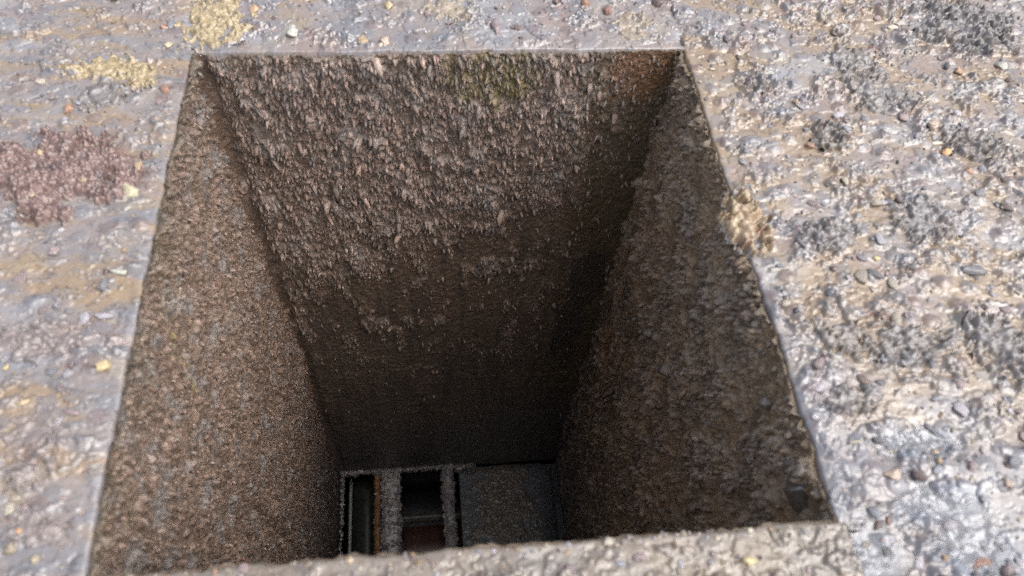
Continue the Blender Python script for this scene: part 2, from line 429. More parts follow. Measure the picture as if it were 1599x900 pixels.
def wall_surface(kind, u, v):
    s = {'back': 200, 'left': 240, 'right': 280, 'front': 320}[kind]
    wu = u + 0.004 * fbm(u / 0.015, v / 0.02, 3, s + 1); wv = v + 0.005 * fbm(u / 0.015, v / 0.02, 3, s + 2)
    big = fbm(u / 0.05, v / 0.07, 4, s + 3)
    mid = fbm(wu / 0.016, wv / 0.020, 4, s + 4)
    d = 0.0008 + 0.0009 * np.clip(big, -0.8, 1) + 0.0005 * mid
    st_, cs = (2.2, 0.0029) if kind == 'back' else (1.2, 0.0031)
    f1, o1, i1 = worley(wu / cs, wv / (cs * st_), s + 5, True)
    g1, o2, i2 = worley(u / 0.0018 + 0.4 * mid, v / (0.0018 * st_) + 0.3 * mid, s + 6, True)
    h1, h2, i3 = worley(u / 0.0011, v / 0.0013, s + 7)
    t1 = np.clip(0.75 + 1.1 * o1, 0.1, 1.4); t2 = np.clip(0.75 + 1.1 * o2, 0.1, 1.4)      # scales stand out at their lower ends
    k1 = np.clip(1.05 - f1 * 1.2, 0, 1) ** 0.8 * t1; k2 = np.clip(1.05 - g1 * 1.2, 0, 1) ** 0.8 * t2; k3 = np.clip(1.05 - h1 * 1.2, 0, 1)
    te = fbm(wu / 0.022, wv / 0.030, 5, s + 30, 0.55); ter = sstep(0.05, 0.10, te) + sstep(0.30, 0.35, te)
    n = np.shape(u)
    c = np.broadcast_to(W_BROWN, n + (3,)).copy()
    fine = fbm(u / 0.004, v / 0.005, 4, s + 8)
    if kind == 'back':
        # thick flaking crust above, sheared off along a ragged line
        lim = 0.195 - 0.10 * sstep(0.12, 0.30, u) + 0.06 * sstep(0.10, 0.02, u)
        crust = sstep(0.03, -0.03, v - lim - 0.06 * fbm(u / 0.03, v / 0.05, 4, s + 9))
        crust *= 1 - 0.85 * sstep(0.225, 0.285, u + 0.02 * mid)
        patch = sstep(0.16, 0.30, fbm(u / 0.022, v / 0.05, 4, s + 10)) * sstep(0.50, 0.28, v)
        crust = crust * (0.25 + 0.75 * sstep(0.004, 0.016, u)); cr = np.clip(crust * (0.55 + 0.45 * sstep(-0.35, 0.1, fbm(u / 0.02, v / 0.03, 4, s + 11))) + 0.55 * patch * (1 - sstep(0.20, 0.28, u)), 0, 1)
        d += cr * (0.0012 + 0.0016 * ter + 0.0028 * k1 * sstep(0.2, 0.9, i1) + 0.0012 * k2 + 0.0004 * fine) + (1 - cr) * (0.0006 * k2 * (i2 > 0.3) + 0.0005 * k3 + 0.0006 * fine)
        c = mixc(c, W_GREY, cr * (0.12 + 0.45 * np.clip(ter, 0, 1) * sstep(-0.4, 0.3, mid)))
        c = mixc(c, W_PINK, np.clip(0.9 * cr * k1 * sstep(0.3, 0.8, i1), 0, 1)); c = mixc(c, W_PINK * 0.9, np.clip(0.5 * cr * k2 * (i2 > 0.5), 0, 1))
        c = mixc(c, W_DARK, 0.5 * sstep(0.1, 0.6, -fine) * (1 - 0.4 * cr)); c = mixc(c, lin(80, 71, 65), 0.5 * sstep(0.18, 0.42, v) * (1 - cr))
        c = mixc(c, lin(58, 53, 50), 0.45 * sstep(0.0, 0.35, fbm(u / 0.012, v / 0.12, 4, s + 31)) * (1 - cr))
        # olive wet stain towards the right corner, black wet tar patch
        ol = sstep(0.235, 0.275, u + 0.03 * fbm(u / 0.02, v / 0.05, 3, s + 12) - 0.05 * sstep(0.15, 0.45, v) * 0)
        c = mixc(c, W_OLIVE, 0.8 * ol)
        tar = np.maximum(blob(u, v, back_uv(885, 510), 0.018, 0.085), blob(u, v, back_uv(915, 440), 0.02, 0.05))
        tar = sstep(0.28, 0.45, tar * 0.8 + 0.34 * fbm(u / 0.010, v / 0.035, 5, s + 13, 0.6))
        c = mixc(c, W_BLACK, 0.7 * tar)
        mo = sstep(0.45, 0.8, blob(u, v, back_uv(770, 115), 0.045, 0.030) + 0.35 * fbm(u / 0.012, v / 0.018, 4, s + 14))
        c = mixc(c, W_MOSS * 0.8, 0.75 * mo); 
        ru = sstep(0.35, 0.7, blob(u, v, back_uv(1010, 100), 0.03, 0.03) + 0.4 * fbm(u / 0.01, v / 0.015, 4, s + 15) * (u > 0.2))
        c = mixc(c, W_RUST * 0.75, 0.55 * ru)
        hz = sstep(0.2, 0.5, fbm(u / 0.05, v / 0.006, 4, s + 16)) * sstep(0.30, 0.42, v)
        d += 0.0007 * hz
        # the foot of the wall turns darker and bluer
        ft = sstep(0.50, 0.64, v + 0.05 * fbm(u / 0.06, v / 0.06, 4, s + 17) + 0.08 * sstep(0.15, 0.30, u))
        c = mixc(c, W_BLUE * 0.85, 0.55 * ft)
        r = 0.42 - 0.08 * cr + 0.1 * fine + 0.05 * ft - 0.12 * tar - 0.10 * ol
        cl, crn = u, 2 * HW - u
        c = mixc(c, lin(96, 62, 34), 0.5 * np.exp(-cl / 0.004)); c = mixc(c, W_MOSS * 0.6, 0.5 * np.exp(-crn / 0.004) * sstep(0.5, 0.2, v))
        rad = 0.006
        for dd in (cl, crn):
            q = np.clip(rad - dd, 0, rad); d += (rad - np.sqrt(np.maximum(rad * rad - q * q, 0))) * 0.8 * sstep(0, 0.03, v)
        d -= 0.002 * np.exp(-((cl - 0.008) / 0.004) ** 2)
    elif kind == 'left':
        cr = 0.55 + 0.45 * sstep(-0.3, 0.3, fbm(u / 0.02, v / 0.025, 4, s + 9))
        d += cr * (0.0042 * k1 * sstep(0.1, 0.9, i1) + 0.0022 * k2 + 0.0010 * ter - 0.0016 * sstep(0.25, 0.6, -fine)) + 0.0004 * k3 + 0.0004 * fine
        c = mixc(c, W_PINK * 0.92, 0.70 * sstep(0.25, 0.95, k1) * sstep(0.1, 0.7, i1))
        c = mixc(c, W_PINK, np.clip(0.5 * k2 * (i2 > 0.6), 0, 1)); c = mixc(c, W_GREY, 0.6 * sstep(0.05, 0.5, mid))
        c = mixc(c, W_DARK, 0.55 * sstep(0.05, 0.5, -fine))
        rimm = np.exp(-v / 0.045)
        c = mixc(c, W_OLIVE * 1.2, 0.55 * rimm * sstep(-0.3, 0.2, big))
        mo = np.exp(-(seg_dist(u, v, left_uv(255, 500), left_uv(300, 605)) / 0.006) ** 2)
        c = mixc(c, W_MOSS * 1.6, 0.6 * mo * sstep(0.05, 0.4, fbm(u / 0.005, v / 0.007, 3, s + 10)))
        # the crack low down
        d -= 0.006 * np.exp(-(seg_dist(u + 0.004 * mid, v, left_uv(392, 782), left_uv(450, 850)) / 0.0035) ** 2)
        c = mixc(c, W_RUST * 0.8, 0.5 * np.exp(-u / 0.012) * sstep(0.12, 0.45, v))
        d += 0.005 * np.exp(-((v - 0.36) / 0.14) ** 2) * np.exp(-u / 0.10) - 0.0028 * sstep(0.0, 0.02, v)
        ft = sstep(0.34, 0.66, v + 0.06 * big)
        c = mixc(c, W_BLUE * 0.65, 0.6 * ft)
        r = 0.46 + 0.08 * fine
        q = np.clip(0.004 - u, 0, 0.004); d -= 0.0
    else:
        st = fbm(u / 0.006, v / 0.09, 4, s + 9)
        stz = sstep(0.17, 0.05, u) * sstep(0.10, 0.28, v)
        rg = sstep(-0.35, 0.2, fbm(u / 0.03, v / 0.04, 4, s + 10)) * (1 - 0.75 * stz)
        d += (0.3 + 0.7 * rg) * (0.0016 * ter + 0.0054 * k1 * sstep(0.3, 0.9, i1) + 0.0016 * k2 + 0.0004 * fine) + 0.0005 * k3 + 0.0010 * st * stz
        c = np.broadcast_to(lin(152, 128, 102), n + (3,)).copy()
        c = mixc(c, W_DARK * 1.2, 0.55 * sstep(-0.1, 0.4, fbm(u / 0.025, v / 0.05, 4, s + 11)))
        c = mixc(c, W_RUST * 0.8, 0.45 * stz * sstep(0.0, 0.4, st)); c = mixc(c, W_DARK * 0.6, 0.75 * stz * sstep(0.0, 0.35, -st))
        c = mixc(c, W_BLACK * 0.8, 0.5 * sstep(0.030, 0.0, u) * sstep(0.2, 0.4, v))
        c = mixc(c, lin(160, 146, 132), np.clip(0.6 * rg * k1 * (i1 > 0.5), 0, 1)); c = mixc(c, W_PINK, np.clip(0.7 * rg * k1 * (i1 > 0.82), 0, 1))
        rimm = np.exp(-v / 0.035)
        c = mixc(c, W_OLIVE, 0.5 * rimm * sstep(-0.4, 0.2, mid))
        d += 0.0008 * rimm * mid
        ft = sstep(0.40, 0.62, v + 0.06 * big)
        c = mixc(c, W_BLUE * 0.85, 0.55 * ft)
        c = mixc(c, W_MOSS * 0.5, 0.5 * np.exp(-u / 0.005) * sstep(0.5, 0.2, v))
        r = 0.38 + 0.1 * fine
        q = np.clip(0.006 - u, 0, 0.006); d += (0.006 - np.sqrt(np.maximum(0.006 ** 2 - q * q, 0))) * sstep(0, 0.03, v)
        q = np.clip(0.012 - (0.298 - u), 0, 0.012); d += (0.012 - np.sqrt(np.maximum(0.012 ** 2 - q * q, 0))) * 0.8 * sstep(0, 0.04, v)
    c = mixc(c, W_OLIVE * 0.6, 0.8 * np.exp(-v / 0.003))  # top edge painted dark to tone down the sunlit fold
    if kind in ('left', 'right'):
        l1, lo_, li = worley(wu / 0.0075, wv / 0.009, s + 40, True)
        kl = np.clip(1.05 - l1 * 1.7, 0, 1) ** 0.7 * np.clip(0.8 + lo_, 0.2, 1.4) * (li > (0.62 if kind == 'left' else 0.5)) * sstep(0.0, 0.012, v)
        d += kl * (0.0022 if kind == 'left' else 0.0038) * sstep(-0.3, 0.2, big)
        c = mixc(c, lin(158, 146, 136), np.clip(0.5 * kl, 0, 1) * (kind == 'right'))
    if kind == 'front': d = d * 0.35
    d = np.where(v < 0.02, np.maximum(d, 0.0004), d) + 0.0003
    return d, c, r


WALLS = {}


def shaft_wall(kind, O, U, N, width, nu, nv):
    us = np.linspace(-0.004, width + 0.004, nu)
    t = np.linspace(0, 1, nv); vsx = 0.0002 + (DEP - 0.0002) * t ** 1.25
    Ug, Vg = np.meshgrid(us, vsx)
    d, c, r = wall_surface(kind, np.clip(Ug, 0, width), Vg)
    O, U, N = map(np.array, (O, U, N))
    seed = {'left': 1, 'right': 2, 'back': 3, 'front': 4}[kind]
    tt = (O + Ug[..., None] * U)[..., 0 if kind in ('back', 'front') else 1]
    e = edge_noise(tt, seed) * np.exp(-Vg / 0.02)
    top = np.exp(-Vg / 0.0012)
    dd = d * (1 - 0.55 * top) + e
    P = O + Ug[..., None] * U + dd[..., None] * N
    P[..., 2] -= Vg
    # the upper border turns back under the plate
    P[0] -= N * 0.004; P[0, :, 2] -= 0.005; P[1, :, 2] -= 0.0006 + 0.0008 * np.abs(gn(tt[1] / 0.003, tt[1] * 0 + 0.3, 77))
    P = P - np.array([0, YF / 2, -0.70])
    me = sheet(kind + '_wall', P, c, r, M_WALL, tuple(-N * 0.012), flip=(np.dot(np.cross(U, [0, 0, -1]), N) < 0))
    o = link(bpy.data.objects.new(kind + '_wall', me), shaft)
    WALLS[kind] = (o, O, U, N, us, vsx, P, width)
    return o


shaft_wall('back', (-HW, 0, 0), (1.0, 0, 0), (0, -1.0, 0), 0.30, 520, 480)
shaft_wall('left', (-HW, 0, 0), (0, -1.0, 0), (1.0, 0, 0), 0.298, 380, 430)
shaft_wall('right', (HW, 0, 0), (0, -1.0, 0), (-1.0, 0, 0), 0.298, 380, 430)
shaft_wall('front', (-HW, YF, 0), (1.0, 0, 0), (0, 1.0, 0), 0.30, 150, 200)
for k, lb in (('back', 'far wall with grey hanging flakes above and black wet stain'), ('left', 'pinkish brown granular wall lit from the right'),
              ('right', 'dark brown streaked wall with grey pink knobs')):
    WALLS[k][0]['label'] = lb

# ------------------------------------------------------------------ loose templates
def ico(sub):
    bm = bmesh.new(); bmesh.ops.create_icosphere(bm, subdivisions=sub, radius=1.0)
    bm.verts.ensure_lookup_table()
    V = np.array([v.co[:] for v in bm.verts]); F = np.array([[v.index for v in f.verts] for f in bm.faces]); bm.free()
    return V, F


def low_lump():
    V = [(0, 0, 1.0)]; F = []
    for k, (z, r) in enumerate(((0.5, 0.85), (-0.4, 0.9))):
        for j in range(6):
            a = (j + 0.5 * k) * math.pi / 3; V.append((r * math.cos(a), r * math.sin(a), z))
    V.append((0, 0, -1.0))
    for j in range(6):
        n = (j + 1) % 6
        F += [(0, 1 + j, 1 + n), (1 + j, 7 + j, 1 + n), (1 + n, 7 + j, 7 + n), (13, 7 + n, 7 + j)]
    return np.array(V, float), np.array(F)


I1, I2, I3, LOW = ico(1), ico(2), ico(3), low_lump()


def crag(tpl, seed, amp=0.35, freq=1.3, flat=0.0, facet=1.0):
    V, F = tpl
    x, y, z = V.T
    d = 1 + amp * (fbm(x * freq + seed * 3.1, y * freq + z * freq * 0.7, 3, 500 + seed) + 0.7 * fbm(z * freq * 1.4 + seed, x * freq - y * freq, 3, 520 + seed))
    W = V * np.clip(d, 0.35, 1.8)[:, None]
    fr = np.random.default_rng(seed + 900)
    for _ in range(11):                                   # broken faces
        nrm = fr.standard_normal(3); nrm /= np.linalg.norm(nrm)
        W = W - np.maximum(W @ nrm - (0.45 + 0.35 * fr.random()), 0)[:, None] * nrm * 0.9 * facet
    x, y, z = W.T
    W = W * (1 + 0.10 * fbm(x * 4 + seed, y * 4 + z * 3, 3, 560 + seed))[:, None]
    if flat:
        W[:, 2] = np.where(W[:, 2] < -flat, -flat + (W[:, 2] + flat) * 0.1, W[:, 2])
    return W


_piece_cache = {}


def piece_mesh(kind, variant, matname):
    key = (kind, variant, matname)
    if key not in _piece_cache:
        if kind == 'flake':
            V = crag(I1, variant, 0.6, 1.2); V[:, 0] *= np.clip(1 - 0.3 * V[:, 1], 0.4, 1.4); V[:, 2] += 0.9 * np.clip(V[:, 1], -1, 1.2)      # lower end stands away from the wall
            F = I1[1]
        else:
            V = crag(I2, variant + 30, 0.5, 1.4, 0.35); F = I2[1]
        _piece_cache[key] = make_mesh(kind, V, F, PIECE[matname], smooth=True)
    return _piece_cache[key]


def wall_point(k, u, v):
    o, O, U, N, us, vsx, P, width = WALLS[k]
    iu = np.clip(np.searchsorted(us, u), 0, len(us) - 1); iv = np.clip(np.searchsorted(vsx, v), 0, len(vsx) - 1)
    return P[iv, iu]


def flake_density(k, u, v):
    if k == 'back':
        lim = 0.195 - 0.10 * sstep(0.12, 0.30, u) + 0.06 * sstep(0.10, 0.02, u)
        cru = sstep(0.05, -0.03, v - lim - 0.06 * fbm(u / 0.03, v / 0.05, 4, 209))
        p = 0.9 * cru * (0.35 + 0.65 * sstep(-0.2, 0.25, fbm(u / 0.018, v / 0.03, 3, 211)))
        p += 0.5 * sstep(0.16, 0.30, fbm(u / 0.022, v / 0.05, 4, 210)) * sstep(0.46, 0.30, v)
        return (np.clip(p, 0, 1) * (1 - 0.8 * sstep(0.215, 0.27, u)) + 0.03) * sstep(0.003, 0.016, u)
    if k == 'left':
        return (0.35 + 0.5 * sstep(-0.2, 0.3, fbm(u / 0.02, v / 0.03, 3, 250)) * sstep(0.65, 0.3, v)) * sstep(0.0, 0.01, u)
    return (0.18 + 0.75 * sstep(0.0, 0.4, fbm(u / 0.03, v / 0.04, 4, 290))) * (1 - 0.7 * sstep(0.10, 0.03, u)) * sstep(0.7, 0.4, v)


def scatter(k, n, rs):
    width = 0.298
    out = []
    while sum(len(a) for a in out) < n:
        u = rs.random(4000) * width; v = 0.004 + 0.66 * rs.random(4000) ** 1.35
        m = rs.random(4000) < flake_density(k, u, v)
        out.append(np.stack([u[m], v[m]], -1))
    return np.concatenate(out)[:n]


def wall_flakes(k, n_stuff, n_parts, size, stretch, seed):
    rs = np.random.default_rng(seed)
    o, O, U, N, us, vsx, P, width = WALLS[k]
    Dn = np.array([0, 0, -1.0])
    # the many small ones: joined
    uv = scatter(k, n_stuff, rs)
    base = wall_point(k, uv[:, 0], uv[:, 1])
    sz = size * np.exp(0.48 * rs.standard_normal(n_stuff)) * 0.55
    st = stretch * (0.75 + 0.6 * rs.random(n_stuff)); rot = rs.normal(0, 0.35, n_stuff)
    T, F = LOW
    jit = 1 + 0.28 * rs.standard_normal((n_stuff, len(T), 3))
    L = T[None] * jit
    a = L[..., 0] * sz[:, None]; b = L[..., 1] * (sz * st)[:, None]; cN = L[..., 2] * (sz * 0.6)[:, None] + 0.75 * b
    a = a * np.clip(1 - 0.28 * L[..., 1], 0.3, 1.5)
    tipw = np.clip(0.5 + 0.5 * T[None, :, 1] + 0 * a, 0, 1)
    ca, sa = np.cos(rot)[:, None], np.sin(rot)[:, None]
    a, b = a * ca - b * sa, a * sa + b * ca
    V = base[:, None] + a[..., None] * U + b[..., None] * Dn + cN[..., None] * N + (sz * 0.15)[:, None, None] * N
    pal = np.array([W_PINK * 1.0, lin(140, 132, 126), W_BROWN * 0.9, lin(112, 102, 95), lin(192, 172, 160)]) if k != 'right' else np.array([W_GREY, W_BROWN * 0.8, W_GREY * 0.7, W_PINK * 0.9, W_DARK * 1.2])
    pw = [0.3, 0.3, 0.2, 0.15, 0.05]
    ci = rs.choice(5, n_stuff, p=pw)
    col = pal[ci] * (0.8 + 0.35 * rs.random((n_stuff, 1)))
    col *= (1 - 0.4 * sstep(0.42, 0.62, uv[:, 1]))[:, None]          # flakes get darker low down
    iu = np.clip(np.searchsorted(us, uv[:, 0]), 0, len(us) - 1)
    wc = wall_surface(k, uv[:, 0], uv[:, 1])[1]
    col = (wc[:, None] + (col - wc)[:, None] * (0.15 + 0.7 * tipw)[..., None]).reshape(-1, 3)
    Fx = (F[None] + (np.arange(n_stuff) * len(T))[:, None, None]).reshape(-1, 3)
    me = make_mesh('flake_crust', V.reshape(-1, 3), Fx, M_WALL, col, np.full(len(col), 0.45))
    so_ = link(bpy.data.objects.new('flake_crust', me), o); so_['kind'] = 'stuff'
    # the larger ones: each its own part
    uv = scatter(k, n_parts, rs)
    mats = ['pink_brown', 'grey', 'pink_brown', 'brown'] if k != 'right' else ['grey', 'brown', 'pink_brown', 'brown']
    for i in range(n_parts):
        p = wall_point(k, uv[i:i + 1, 0], uv[i:i + 1, 1])[0]
        s_ = size * (0.85 + 0.9 * rs.random() ** 2)
        mname = mats[rs.integers(4)] if uv[i, 1] < 0.45 else 'brown'
        f = link(bpy.data.objects.new('flake', piece_mesh('flake', int(rs.integers(7)), mname)), o)
        B = Matrix(((U[0], Dn[0], N[0]), (U[1], Dn[1], N[1]), (U[2], Dn[2], N[2])))
        a_ = rs.normal(0, 0.3)
        Rz = Matrix.Rotation(a_, 3, 'Z')
        S = Matrix.Diagonal((s_, s_ * stretch * (0.8 + 0.5 * rs.random()), s_ * 0.62))
        f.matrix_local = Matrix.Translation(Vector(p + N * s_ * 0.12)) @ (B @ Rz @ S).to_4x4()


wall_flakes('back', 8500, 300, 0.00102, 2.4, 21)
wall_flakes('left', 4200, 260, 0.00100, 1.4, 22)
wall_flakes('right', 3600, 300, 0.0017, 1.3, 23)

# ------------------------------------------------------------------ bottom of the shaft
OFF = np.array([0, YF / 2, -0.70])


def box_mesh(name, lo, hi, mat, cell=0.004, amp=0.0004, seed=0, bev=0.0012, col=None, rough=0.5):
    """a slightly uneven bevelled bar or slab between two corners (world coordinates)"""
    bm = bmesh.new(); bmesh.ops.create_cube(bm, size=1.0)
    lo, hi = np.array(lo), np.array(hi)
    for v in bm.verts:
        v.co = Vector(((np.array(v.co) + 0.5) * (hi - lo) + lo).tolist())
    if bev: bmesh.ops.bevel(bm, geom=bm.edges[:], offset=bev, segments=2, affect='EDGES')
    for ax in range(3):
        n = int((hi - lo)[ax] / cell)
        for i in range(1, n):
            co = lo.copy(); co[ax] += (hi - lo)[ax] * i / n
            no = [0, 0, 0]; no[ax] = 1
            bmesh.ops.bisect_plane(bm, geom=bm.verts[:] + bm.edges[:] + bm.faces[:], plane_co=co.tolist(), plane_no=no)
    bm.normal_update()
    V = np.array([v.co[:] for v in bm.verts]); Nn = np.array([v.normal[:] for v in bm.verts])
    n_ = fbm(V[:, 0] / 0.008 + V[:, 2] / 0.011, V[:, 1] / 0.008 + V[:, 2] / 0.007, 4, 700 + seed)
    V = V + Nn * (amp * n_)[:, None]
    for v, c in zip(bm.verts, V - OFF): v.co = c
    me = bpy.data.meshes.new(name); bm.to_mesh(me); bm.free()
    me.materials.append(mat)
    for p in me.polygons: p.use_smooth = True
    return me


def part(name, me, parent=shaft, label=None):
    o = link(bpy.data.objects.new(name, me), parent)
    if label: o['label'] = label
    return o


def crumbs(parent, pts, nrm, size, cols, seed, stretch=1.2, name='crust'):
    rs = np.random.default_rng(seed); n = len(pts); T, F = LOW
    sz = size * np.exp(0.35 * rs.standard_normal(n))
    L = T[None] * (1 + 0.3 * rs.standard_normal((n, len(T), 3))) * sz[:, None, None] * np.array([1, 1, stretch])
    V = pts[:, None] + L + nrm[:, None] * (sz * 0.2)[:, None, None] - OFF
    col = np.asarray(cols)[rs.integers(0, len(cols), n)] * (0.7 + 0.6 * rs.random((n, 1)))
    Fx = (F[None] + (np.arange(n) * len(T))[:, None, None]).reshape(-1, 3)
    me = make_mesh(name, V.reshape(-1, 3), Fx, M_WALL, np.repeat(col, len(T), 0), np.full(n * len(T), 0.42), smooth=False)
    o = link(bpy.data.objects.new(name, me), parent); o['kind'] = 'stuff'
    return o


ZB = -0.696
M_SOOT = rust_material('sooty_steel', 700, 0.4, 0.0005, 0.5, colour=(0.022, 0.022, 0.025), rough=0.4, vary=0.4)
M_BASE = rust_material('dusty_base', 420, 0.5, 0.0007, 0.5, colour=(0.06, 0.054, 0.047), rough=0.42, vary=0.5)
M_BAR = rust_material('bar_rust', 700, 0.5, 0.0006, 0.5, colour=(0.24, 0.23, 0.235), rough=0.45, vary=0.4)
M_ORANGE = rust_material('orange_rust', 500, 0.4, 0.0006, 0.5, colour=(0.13, 0.06, 0.028), rough=0.5, vary=0.4)
M_PANE = rust_material('green_grey', 300, 0.2, 0.0004, 0.5, colour=(0.022, 0.025, 0.02), rough=0.3, vary=0.4)
grey_cols = [lin(146, 141, 142), lin(122, 118, 120), lin(150, 136, 128), lin(104, 100, 106)]
for (x0, x1, sd_, lb, nn) in ((-0.0900, -0.0680, 1, 'thicker rust crusted bar, left of the two', 620), (-0.0100, 0.0035, 2, 'thinner rust crusted bar beside the base plate', 420)):
    b_ = part('bar', box_mesh('bar', (x0, -0.297, ZB - 0.026), (x1, 0.003, ZB), M_BAR, 0.005, 0.0016, sd_, 0.003), label=lb)
    rs = np.random.default_rng(40 + sd_)
    y = -0.297 * rs.random(nn); side = rs.random(nn)
    x = np.where(side < 0.25, x0, np.where(side > 0.75, x1, x0 + (x1 - x0) * rs.random(nn)))
    z = np.where((side < 0.25) | (side > 0.75), ZB - 0.012 * rs.random(nn), ZB)
    crumbs(b_, np.stack([x, y, z], -1), np.stack([np.where(side < .25, -1, np.where(side > .75, 1, 0)), y * 0, (z == ZB) * 1.0], -1), 0.0019, grey_cols, 50 + sd_)
st_ = part('rust_strip', box_mesh('rust_strip', (-0.1015, -0.297, ZB - 0.03), (-0.0935, 0.003, ZB - 0.008), M_ORANGE, 0.004, 0.003, 3, 0.001), label='orange rusted strip against the thicker bar')
rs = np.random.default_rng(46); nn = 130
crumbs(st_, np.stack([-0.1015 + 0.008 * rs.random(nn), -0.297 * rs.random(nn), np.full(nn, ZB - 0.008)], -1), np.tile([0, 0, 1.0], (nn, 1)), 0.0013, [lin(140, 90, 50), lin(120, 76, 44), lin(150, 130, 112)], 66)
# the base plate: its far and right borders roll down, brown dust lies in the middle
xs = np.linspace(0.0125, 0.1485, 190); ys = np.linspace(-0.297, -0.002, 300)
X, Y = np.meshgrid(xs, ys)
dr = np.clip(0.032 - (0.1485 - X), 0, 0.032); db = np.clip(0.012 - (-0.002 - Y), 0, 0.012)
dust = sstep(-0.25, 0.35, 0.9 * np.exp(-((X - 0.072) / 0.045) ** 2) - 0.45 + 0.6 * fbm(X / 0.02, Y / 0.025, 5, 950, 0.6))
g1, g2, gi = worley(X / 0.0022, Y / 0.0022, 951)
Zp = ZB - 0.007 - 0.020 * (dr / 0.032) ** 2 - 0.006 * (db / 0.012) ** 2 + dust * (0.0008 + 0.0012 * np.clip(1 - g1 * 1.2, 0, 1) * (gi > 0.4)) + 0.0004 * fbm(X / 0.01, Y / 0.01, 4, 952)
cb = np.broadcast_to(lin(66, 70, 78), X.shape + (3,)).copy()
cb = mixc(cb, lin(92, 80, 66), 0.8 * dust); cb = mixc(cb, lin(150, 130, 100), 0.7 * dust * (gi > 0.88) * sstep(0.5, 0.2, g1)); cb = mixc(cb, lin(58, 54, 52), 0.6 * sstep(0.05, 0.4, fbm(X / 0.012, Y / 0.016, 4, 953)))
pm = sheet('base_plate', np.stack([X, Y, Zp], -1) - OFF, cb, 0.34 + 0.25 * dust, M_WALL, (0, 0, -0.012))
part('base_plate', pm, label='dark dusty flat plate closing the right side of the bottom')
part('edge_rod', box_mesh('edge_rod', (-0.140, -0.297, ZB - 0.060), (-0.1362, 0.010, ZB - 0.055), M_STEEL, 0.02, 0.0002, 5, 0.001), label='thin bright steel edge down beside the bars')
part('channel_floor', box_mesh('channel_floor', (-0.1355, -0.297, ZB - 0.068), (-0.098, 0.012, ZB - 0.062), M_PANE, 0.02, 0.0004, 6, 0.001))
zl = ZB - 0.045; yl = at(660, 806, 2, zl)[1]
part('cross_ledge', box_mesh('cross_ledge', (-0.09, yl - 0.006, zl - 0.012), (0.03, yl + 0.005, zl), M_BASE, 0.02, 0.0006, 7, 0.003), label='faint grey ledge in the dark gap between the bars')
part('lower_duct', box_mesh('lower_duct', (-0.09, -0.297, zl - 0.03), (0.03, yl - 0.009, zl - 0.012), rust_material('red_soot', 400, 0.3, 0.0005, 0.5, colour=(0.06, 0.03, 0.024), rough=0.3, vary=0.5), 0.03, 0.0010, 8, 0.003), label='reddish duct top below the ledge')
# the dark box under the bars
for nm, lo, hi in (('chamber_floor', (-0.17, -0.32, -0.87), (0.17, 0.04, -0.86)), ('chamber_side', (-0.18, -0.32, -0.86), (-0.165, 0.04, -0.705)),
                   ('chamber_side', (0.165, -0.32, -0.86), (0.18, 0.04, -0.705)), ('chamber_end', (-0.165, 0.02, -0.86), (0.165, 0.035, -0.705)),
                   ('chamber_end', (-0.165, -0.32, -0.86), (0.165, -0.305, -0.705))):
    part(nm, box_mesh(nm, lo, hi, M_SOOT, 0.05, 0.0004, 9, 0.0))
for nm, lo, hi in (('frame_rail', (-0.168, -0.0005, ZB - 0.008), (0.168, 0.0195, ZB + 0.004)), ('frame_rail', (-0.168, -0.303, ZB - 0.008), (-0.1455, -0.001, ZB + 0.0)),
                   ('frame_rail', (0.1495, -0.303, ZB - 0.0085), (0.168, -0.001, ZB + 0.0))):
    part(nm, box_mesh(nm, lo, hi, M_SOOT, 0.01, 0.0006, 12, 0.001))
rs = np.random.default_rng(77); nn = 420
pts = np.stack([-0.145 + 0.18 * rs.random(nn) ** 1.1, -0.0015 - 0.003 * rs.random(nn), ZB + 0.002 - 0.010 * rs.random(nn)], -1)
crumbs(WALLS['back'][0], pts, np.tile([0, -1.0, 0], (nn, 1)), 0.0018, grey_cols, 61, 1.5, 'foot_crust')
nn = 150
pts = np.stack([np.full(nn, -0.1445) + 0.002 * rs.random(nn), -0.12 * rs.random(nn) ** 1.3, ZB - 0.006 * rs.random(nn)], -1)
crumbs(WALLS['left'][0], pts, np.tile([1.0, 0, 0], (nn, 1)), 0.0015, grey_cols, 62, 1.3, 'foot_crust')

# ------------------------------------------------------------------ scabs and lumps fused to the plates
def plate_of(px, py):
    p = at(px, py)
    if abs(p[0]) < HW: return 'back' if p[1] > YF / 2 else 'front'
    return 'left' if p[0] < 0 else 'right'


def plate_z(kind, x, y):
    return float(plate_surface(kind, np.array([x]), np.array([y]))[0][0])


